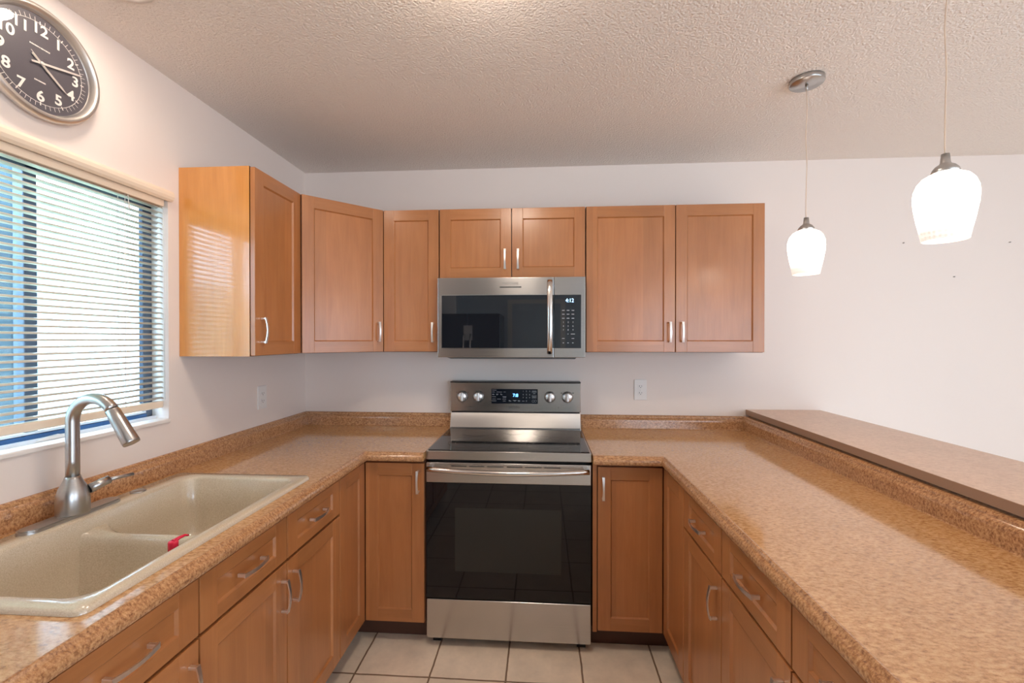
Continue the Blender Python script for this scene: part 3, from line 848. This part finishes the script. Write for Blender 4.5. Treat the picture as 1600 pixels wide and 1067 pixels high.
b = mb('nickel'); b.tube([(0.022, 0.026, 0.070), (0.030, 0.050, 0.078), (0.036, 0.072, 0.084)], [0.014, 0.013, 0.0125], 18)
b.tube([(0.035, 0.068, 0.083), (0.044, 0.090, 0.0835), (0.060, 0.128, 0.0835)], [0.0060, 0.0052, 0.0050], 12)
b.build('lever', fc)

# soap bottle in the near bowl, only its red cap shows over the rim
sb = empty('soap_bottle', (-0.790, -1.560, 0.7145), 0, 'small bottle with red flip cap peeking over the sink rim', 'bottle')
mb('clear').lathe([(0.0, 0.0), (0.026, 0.0), (0.028, 0.005), (0.028, 0.140), (0.024, 0.158), (0.013, 0.170), (0.012, 0.176), (0.0, 0.176)], 28).build('bottle', sb)
b = mb('red'); b.lathe([(0.0, 0.177), (0.0115, 0.177), (0.0115, 0.199), (0.010, 0.203), (0.0, 0.203)], 24)
b.tube([(0.0, 0.0, 0.201), (0.004, 0.014, 0.205), (0.008, 0.028, 0.206), (0.010, 0.036, 0.202)], [0.008, 0.0055, 0.0042, 0.0036], 12, flat=(1, 0.7)); b.build('cap', sb)

# ------------------------------------------------------------------ range
rg = empty('range', (0, 0, 0), 0, 'stainless steel electric range with black oven glass between the counters', 'stove')
mb('black').box(-0.376, 0.376, -0.588, -0.006, 0.035, 0.872, 0.003).build('body', rg)
b = mb('steel'); b.box(-0.3825, 0.3825, -0.6155, -0.030, 0.876, 0.917, 0.003, 3)
b.build('cooktop_frame', rg)
b = mb('cookglass'); b.box(-0.374, 0.374, -0.604, -0.098, 0.9172, 0.9200, 0.001)
ctg = b.build('cooktop_glass', rg)
b = mb('print')
b.mats[0] = plain('grey_burner_print', (0.045, 0.045, 0.047, 1), 0.12)
for cx, cy, rr_ in ((-0.20, -0.455, 0.11), (0.20, -0.455, 0.125), (-0.20, -0.215, 0.09), (0.20, -0.215, 0.09), (0.0, -0.20, 0.06), (-0.20, -0.455, 0.075), (0.20, -0.455, 0.085)):
    b.lathe([(rr_-0.0015, 0.9201), (rr_, 0.9201), (rr_, 0.9204), (rr_-0.0015, 0.9204), (rr_-0.0015, 0.9201)], 56, Matrix.Translation((cx, cy, 0)), cap=False)
b.build('burner_ring', rg)
b = mb('steel'); b.prism([(-0.100, 0.9175), (-0.094, 0.9175), (-0.066, 1.004), (-0.006, 1.004), (-0.006, 0.9175)], 'x', -0.3785, 0.3785)
b.mat(M['steel_plain']).box(-0.379, 0.379, -0.103, -0.096, 0.9175, 0.926, 0.001)
b.build('riser', rg)
b = mb('black'); b.box(-0.374, 0.374, -0.066, -0.006, 1.0045, 1.0125); b.box(-0.3805, 0.3805, -0.080, -0.006, 1.1815, 1.188, 0.002)
b.build('trim_strip', rg)
b = mb('steel'); b.box(-0.3800, 0.3800, -0.077, -0.006, 1.0128, 1.1812, 0.003, 3); bgd = b.build('backguard', rg)
YF = -0.0772
b = mb('display'); b.box(-0.137, 0.133, YF-0.0012, YF, 1.060, 1.1455, 0.0008); dp = b.build('control_panel', rg)
b = mb('steel_plain'); b.box(-0.1385, -0.137, YF-0.0013, YF, 1.059, 1.1465); b.box(-0.1385, 0.1345, YF-0.0013, YF, 1.0585, 1.060); b.build('panel_edge', rg)
RF = (PI/2, 0, 0)
b = mb('print')
rr = random.Random(11)
def pm(px, py):          # crop pixel of the control panel -> world x, z
    return (-0.137+(px-75)/(1497-75)*0.270, 1.1455-(py-150)/(600-150)*0.0855)
def dash(px0, px1, py, h=0.0022):
    x0, z0 = pm(px0, py); x1, _ = pm(px1, py)
    x = x0
    while x < x1-0.0008:
        ww = rr.uniform(0.0012, 0.0026); b.box(x, min(x+ww, x1), YF-0.0016, YF-0.0012, z0-h/2, z0+h/2); x += ww+0.0006
for a_ in [(95, 235, 185), (95, 185, 243), (230, 405, 243), (450, 520, 240), (100, 165, 305), (105, 165, 328), (220, 290, 305), (225, 275, 330), (345, 390, 300), (360, 415, 325), (95, 215, 388), (420, 530, 385), (430, 530, 402),
           (95, 210, 457), (250, 365, 457), (415, 525, 457), (85, 225, 515), (430, 515, 515), (610, 660, 497), (610, 695, 518), (735, 855, 495), (770, 825, 515), (885, 955, 500), (890, 955, 520), (1020, 1095, 513)]: dash(*a_)
b.build('lettering', rg)
for k, (px, py) in enumerate([(1050, 215), (1150, 215), (1250, 215), (1050, 318), (1150, 318), (1250, 318), (1050, 412), (1150, 412), (1250, 412), (1150, 512)]):
    x, z = pm(px, py); text(str((k+1) % 10), 0.0105, 'print', rg, (x, YF-0.0014, z), RF, 'keypad_digit')
b = mb('print')
def outline(x0, x1, z0, z1, t=0.0007):
    for q in ((x0, x1, z0, z0+t), (x0, x1, z1-t, z1), (x0, x0+t, z0, z1), (x1-t, x1, z0, z1)): b.box(q[0], q[1], YF-0.0016, YF-0.0012, q[2], q[3])
x0, z0 = pm(1320, 425); x1, z1 = pm(1455, 335); outline(x0, x1, z0, z1); dash(1340, 1440, 375); dash(1340, 1440, 400)
x0, z0 = pm(1320, 250); x1, z1 = pm(1455, 195); outline(x0, x1, z0, z1); dash(1340, 1440, 222); dash(1360, 1420, 280)
for cxp in (1355, 1425):
    x, z = pm(cxp, 512)
    b.lathe([(0.0062, 0), (0.0070, 0), (0.0070, 0.0004), (0.0062, 0.0004), (0.0062, 0)], 20, Matrix.Translation((x, YF-0.0012, z)) @ Matrix.Rotation(PI/2, 4, 'X'), cap=False)
b.build('panel_icons', rg)
x, z = pm(815, 345); text('7:8', 0.026, 'led', rg, (x, YF-0.0014, z), RF, 'clock_digits')
text('SAMSUNG', 0.0125, 'darkprint', rg, (-0.004, YF-0.0002, 1.0405), RF, 'brand_lettering', sx=1.15)
for kx in (-0.308, -0.213, 0.203, 0.303):
    kb = mb('nickel_bright')
    T = Matrix.Translation((kx, YF, 1.101)) @ Matrix.Rotation(PI/2, 4, 'X')
    kb.lathe([(0.0, 0), (0.031, 0), (0.031, 0.003), (0.028, 0.005), (0.0255, 0.018), (0.023, 0.021), (0.0, 0.021)], 40, T)
    kb.mat(M['black']).lathe([(0.0312, 0.0), (0.0325, 0.0), (0.0325, 0.002), (0.0312, 0.002), (0.0312, 0.0)], 40, T, cap=False)
    kb.mat(M['nickel_bright']).box(kx-0.0085, kx+0.0085, YF-0.034, YF-0.018, 1.101-0.027, 1.101+0.027, 0.006, 3)
    kb.mat(M['darkprint']).box(kx-0.001, kx+0.001, YF-0.0346, YF-0.030, 1.101+0.008, 1.101+0.024)
    kb.build('knob', rg)
b = mb('darkprint')
for kx in (-0.308, -0.213, 0.203, 0.303):
    for a in (-55, 0, 55, 180):
        if a in (-55, 55) and abs(kx) < 0.25: r2 = 0.0009
        else: r2 = 0.002 if a in (-55, 55) else 0.0010
        x = kx+0.041*math.sin(math.radians(a)); z = 1.101+0.041*math.cos(math.radians(a))
        b.box(x-r2*1.6, x+r2*1.6, YF-0.0004, YF, z-r2, z+r2)
x_ = 0.252; b.box(x_-0.002, x_+0.002, YF-0.0004, YF, 1.038, 1.042)
b.box(-0.285, -0.235, YF-0.0004, YF, 1.0395, 1.0402); b.box(-0.262, -0.258, YF-0.0004, YF, 1.041, 1.044)
b.build('marking', rg)
# oven door, glass, handle, drawer
DY = -0.620
b = mb('steel'); b.box(-0.380, 0.380, DY, -0.590, 0.7715, 0.8645, 0.003, 3); b.mat(M['black']).box(-0.378, 0.378, DY+0.006, -0.590, 0.232, 0.7715)
od = b.build('oven_door', rg)
mb('ovenglass').box(-0.3795, 0.3795, DY, DY+0.006, 0.236, 0.7710, 0.0015).build('door_glass', od)
mb('ovenwin').box(-0.245, 0.245, DY-0.0006, DY-0.0001, 0.362, 0.657).build('oven_window', od)
b = mb('slot')
for x0, x1 in ((-0.262, -0.190), (-0.178, -0.108), (-0.095, -0.018), (-0.004, 0.068), (0.080, 0.155), (0.168, 0.240)): b.box(x0, x1, DY-0.0006, DY+0.001, 0.8475, 0.8515)
b.build('vent_slot', od)
pts = [(-0.367+0.734*k/24, -0.648-0.034*math.sin(PI*k/24)**0.8, 0.842-0.004*math.sin(PI*k/24)) for k in range(25)]
b = mb('steel_plain'); b.tube(pts, 0.0125, 18, flat=(1, 0.95))
for e in (-1, 1): b.box(e*0.356-0.012, e*0.356+0.012, -0.652, DY, 0.831, 0.852, 0.003)
b.build('handle', od)
b = mb('steel'); b.box(-0.379, 0.379, DY+0.002, -0.590, 0.046, 0.2275, 0.003, 3); b.build('storage_drawer', rg)
for e in (-1, 1):
    for y_ in (-0.57, -0.08): mb('black').box(e*0.34-0.02, e*0.34+0.02, y_, y_+0.04, 0.0008, 0.036).build('foot', rg)

# ------------------------------------------------------------------ microwave
mw = empty('microwave', (0, 0, 1.343), 0, 'stainless over-the-range microwave hung below the short cabinet', 'microwave')
MY = -0.400
mb('black').box(-0.374, 0.374, -0.384, -0.003, 0.001, 0.4085, 0.002).build('housing', mw)
b = mb('black'); b.prism([(-0.395, -0.0), (-0.30, -0.012), (-0.06, -0.012), (-0.03, 0.0)], 'x', -0.33, 0.33); b.build('underside_vent', mw)
b = mb('steel'); b.box(-0.3785, 0.2165, MY, -0.385, 0.0, 0.407, 0.0025, 3)
dr_ = b.build('door', mw)
b = mb('steel'); b.box(0.2185, 0.3745, MY, -0.385, 0.0, 0.407, 0.0025, 3)
b.build('control_frame', mw)
mb('blackglass').box(-0.3565, 0.2160, MY-0.0016, MY-0.0002, 0.0475, 0.3165, 0.0006).build('door_glass', dr_)
b = mb('steel_plain')
for q in ((-0.359, 0.2165, 0.0445, 0.0472), (-0.359, 0.2165, 0.3168, 0.3195), (-0.3592, -0.3567, 0.0445, 0.3195)): b.box(q[0], q[1], MY-0.001, MY-0.0001, q[2], q[3])
b.build('glass_edge', dr_)
cpn = mb('blackglass').box(0.2188, 0.3530, MY-0.0016, MY-0.0002, 0.0475, 0.3165, 0.0006).build('control_panel', mw)
pts = [(0.196, MY-0.010-0.032*math.sin(PI*k/20)**0.6, 0.022+0.366*k/20) for k in range(21)]
b = mb('steel_plain'); b.tube(pts, 0.0135, 16, flat=(1.0, 0.6)); b.box(0.187, 0.205, MY-0.014, MY, 0.022, 0.040, 0.002); b.box(0.187, 0.205, MY-0.014, MY, 0.370, 0.388, 0.002)
b.build('handle', dr_)
b = mb('steel_plain')
for q in ((-0.056, 0.052, 0.3865, 0.3873), (-0.056, 0.052, 0.3645, 0.3653), (0.0512, 0.052, 0.3645, 0.3873)): b.box(q[0], q[1], MY-0.0006, MY, q[2], q[3])
b.mat(M['darkprint']); rr = random.Random(4); x = -0.057
while x < 0.052: ww = rr.uniform(0.004, 0.008); b.box(x, min(x+ww, 0.0525), MY-0.0006, MY, 0.3540, 0.3605); x += ww+0.0007
b.build('name_plate', dr_)
text('FRIGIDAIRE', 0.0150, 'greyprint', dr_, (-0.003, MY-0.0004, 0.3755), RF, 'brand_lettering', sx=1.05)
text('4:12', 0.027, 'led_pale', mw, (0.268+0.028, MY-0.0018, 0.287), RF, 'clock_digits', sx=0.9)
b = mb('print')
def mp_(px, py): return (-0.380+(860+px/8.9-683)*0.003255, 0.400-(440+py/8.9-437)*0.003306)
for cy, row in ((410, 'ddd'), (462, 'ddd'), (517, 'ddd'), (730, ' .D'), (790, 'd d'), (850, 'ooo')):
    for cx_, ch_ in zip((187, 252, 318), row):
        x, z = mp_(cx_, cy)
        wd = {'d': 0.013, 'D': 0.020, 'o': 0.007, ' ': 0, '.': 0.004}[ch_]
        if ch_ == ' ': continue
        n_ = max(1, int(wd/0.003))
        for k in range(n_): b.box(x-wd/2+wd*k/n_, x-wd/2+wd*(k+0.75)/n_, MY-0.0020, MY-0.0016, z-0.0016, z+0.0016)
b.build('lettering', mw)
for k in range(9):
    x, z = mp_((187, 252, 318)[k % 3], (570, 623, 675)[k//3]); text(str(k+1), 0.010, 'print', mw, (x, MY-0.0018, z), RF, 'keypad_digit')
# paper notice behind the door glass is a mirror image of one on the fridge: see the refrigerator below

# ------------------------------------------------------------------ outlets
def outlet(loc, rz, label):
    r = empty('wall_outlet', loc, rz, label, 'outlet', 'white wall outlets')
    mb('white_plastic').box(-0.036, 0.036, -0.006, -0.0003, -0.060, 0.060, 0.0025, 3).build('cover_plate', r)
    for s_ in (-1, 1):
        b = mb('white_plastic')
        pts = [(0.0165*math.cos(2*PI*k/28), max(-0.0135, min(0.0135, 0.0165*math.sin(2*PI*k/28)))+s_*0.0195) for k in range(28)]
        b.prism(pts, 'y', -0.0085, -0.005)
        b.mat(M['slot']); z = s_*0.0195
        b.box(-0.0075, -0.0055, -0.0088, -0.0084, z-0.002, z+0.007); b.box(0.0055, 0.0075, -0.0088, -0.0084, z-0.001, z+0.006)
        b.box(-0.002, 0.002, -0.0088, -0.0084, z-0.0085, z-0.0045)
        b.build('receptacle', r)
    mb('nickel_bright').lathe([(0.0, 0), (0.003, 0), (0.003, 0.001), (0, 0.0014)], 12, Matrix.Translation((0, -0.006, 0)) @ Matrix.Rotation(PI/2, 4, 'X')).build('screw', r)
outlet((0.734, 0, 1.139), 0, 'white duplex outlet between the range and the bar ledge')
outlet((XL, -0.430, 1.133), PI/2, 'white duplex outlet between the window and the room corner')

# ------------------------------------------------------------------ pendants and ceiling lamps
def pendant(x, y, label):
    r = empty('pendant_lamp', (x, y, CEIL), 0, label, 'lamp', 'pendant lamps over the bar')
    mb('nickel').lathe([(0.0, -0.0005), (0.060, -0.0005), (0.060, -0.017), (0.058, -0.020), (0.0, -0.021)], 48).build('canopy', r)
    b = mb('nickel'); b.lathe([(0.0, -0.020), (0.006, -0.020), (0.005, -0.040), (0.003, -0.042), (0.0, -0.042)], 16); b.build('cord_grip', r)
    z0 = 1.905-CEIL
    pts = [(0.0018*math.sin(k*0.9), 0.0012*math.cos(k*1.3), -0.04+(z0+0.04)*k/14) for k in range(15)]
    mb('cord').tube(pts, 0.0018, 8).build('cord', r)
    zt_ = 1.864-CEIL
    mb('nickel').lathe([(0.0, z0+0.010), (0.0085, z0+0.010), (0.0105, z0-0.012), (0.012, z0-0.016), (0.020, z0-0.021), (0.027, z0-0.030), (0.030, z0-0.042), (0.0, z0-0.042)], 32).build('socket_cap', r)
    prof = [(0.026, 0.171), (0.034, 0.170), (0.046, 0.163), (0.056, 0.150), (0.0625, 0.132), (0.0640, 0.112), (0.0625, 0.090), (0.057, 0.055), (0.051, 0.025), (0.0465, 0.0),
            (0.0440, 0.0), (0.0485, 0.025), (0.0545, 0.055), (0.060, 0.090), (0.0615, 0.112), (0.060, 0.130), (0.054, 0.147), (0.045, 0.159), (0.034, 0.166), (0.026, 0.167)]
    sh = mb('shade').lathe(prof, 48, cap=False).build('lamp_shade', r, (0, 0, 1.692-CEIL))
    mb('lamp').lathe([(0.0, 0.0), (0.012, 0.004), (0.020, 0.018), (0.020, 0.032), (0.012, 0.052), (0.011, 0.070), (0.0, 0.070)], 20).build('bulb', r, (0, 0, 1.762-CEIL))
    return r
pendant(1.197, -0.815, 'lit pendant lamp with quilted glass shade, its round canopy in view')
pendant(1.197, -1.414, 'lit pendant lamp with quilted glass shade, larger and closer to the camera')
r = empty('dome_ceiling_light', (-0.02, -1.565, CEIL), 0, 'lit round dome light on the ceiling in front of the range', 'lamp')
mb('nickel').lathe([(0.0, -0.0005), (0.165, -0.0005), (0.165, -0.018), (0.150, -0.022), (0.0, -0.022)], 48).build('base_ring', r)
mb('lamp').lathe([(0.145, -0.021), (0.142, -0.035), (0.120, -0.055), (0.08, -0.070), (0.03, -0.077), (0.0, -0.078)], 48, cap=False).build('glass_dome', r)
r = empty('recessed_ceiling_light', (-1.045, -1.450, CEIL), 0, 'small lit round ceiling light over the sink', 'lamp')
mb('trim').lathe([(0.062, -0.0004), (0.085, -0.0004), (0.083, -0.006), (0.066, -0.009), (0.062, -0.004), (0.062, -0.0004)], 40, cap=False).build('trim_ring', r)
mb('can').lathe([(0.0, -0.001), (0.063, -0.001), (0.058, -0.010), (0.03, -0.014), (0.0, -0.015)], 40).build('lens', r)

# ------------------------------------------------------------------ refrigerator behind the camera (seen in the microwave glass)
fg = empty('refrigerator', (-0.85, -4.1, 0), 0, 'black refrigerator behind the camera mirrored in the microwave', 'refrigerator')
mb('black').box(-0.44, 0.44, -0.70, -0.02, 0.02, 1.78, 0.006).build('cabinet', fg)
for e in (-1, 1):
    d_ = mb('fridge').box(0.003 if e > 0 else -0.44, 0.44 if e > 0 else -0.003, -0.018, 0.035, 0.62, 1.78, 0.008).build('door', fg)
    xx = e*0.045
    mb('steel_plain').tube([(xx, 0.036, 0.80), (xx, 0.075, 0.84), (xx, 0.09, 1.15), (xx, 0.075, 1.46), (xx, 0.036, 1.50)], 0.012, 12).build('handle', d_)
mb('fridge').box(-0.44, 0.44, -0.018, 0.035, 0.06, 0.61, 0.008).build('freezer_drawer', fg)
mb('paper').box(-0.90, -0.78, -4.0645, -4.0635, 1.42, 1.62).build('paper_notice')
tag(bpy.data.objects['paper_notice'], 'pale paper notice stuck on the black refrigerator door', 'paper')

# picture nails left in the plain wall beyond the bar
for x, z, lb in ((2.19, 1.978, 'small nail in the plain wall just left of the larger pendant shade'), (2.748, 1.974, 'small nail in the plain wall right of the larger pendant shade'), (2.459, 1.785, 'small nail in the plain wall below the other two nails')):
    tag(mb('nickel').lathe([(0.0, 0.0), (0.002, 0.0), (0.002, 0.006), (0.0035, 0.007), (0.0, 0.008)], 12, Matrix.Translation((x, -0.0002, z)) @ Matrix.Rotation(PI/2, 4, 'X')).build('nail'), lb, 'nail', 'nails in the bare wall')
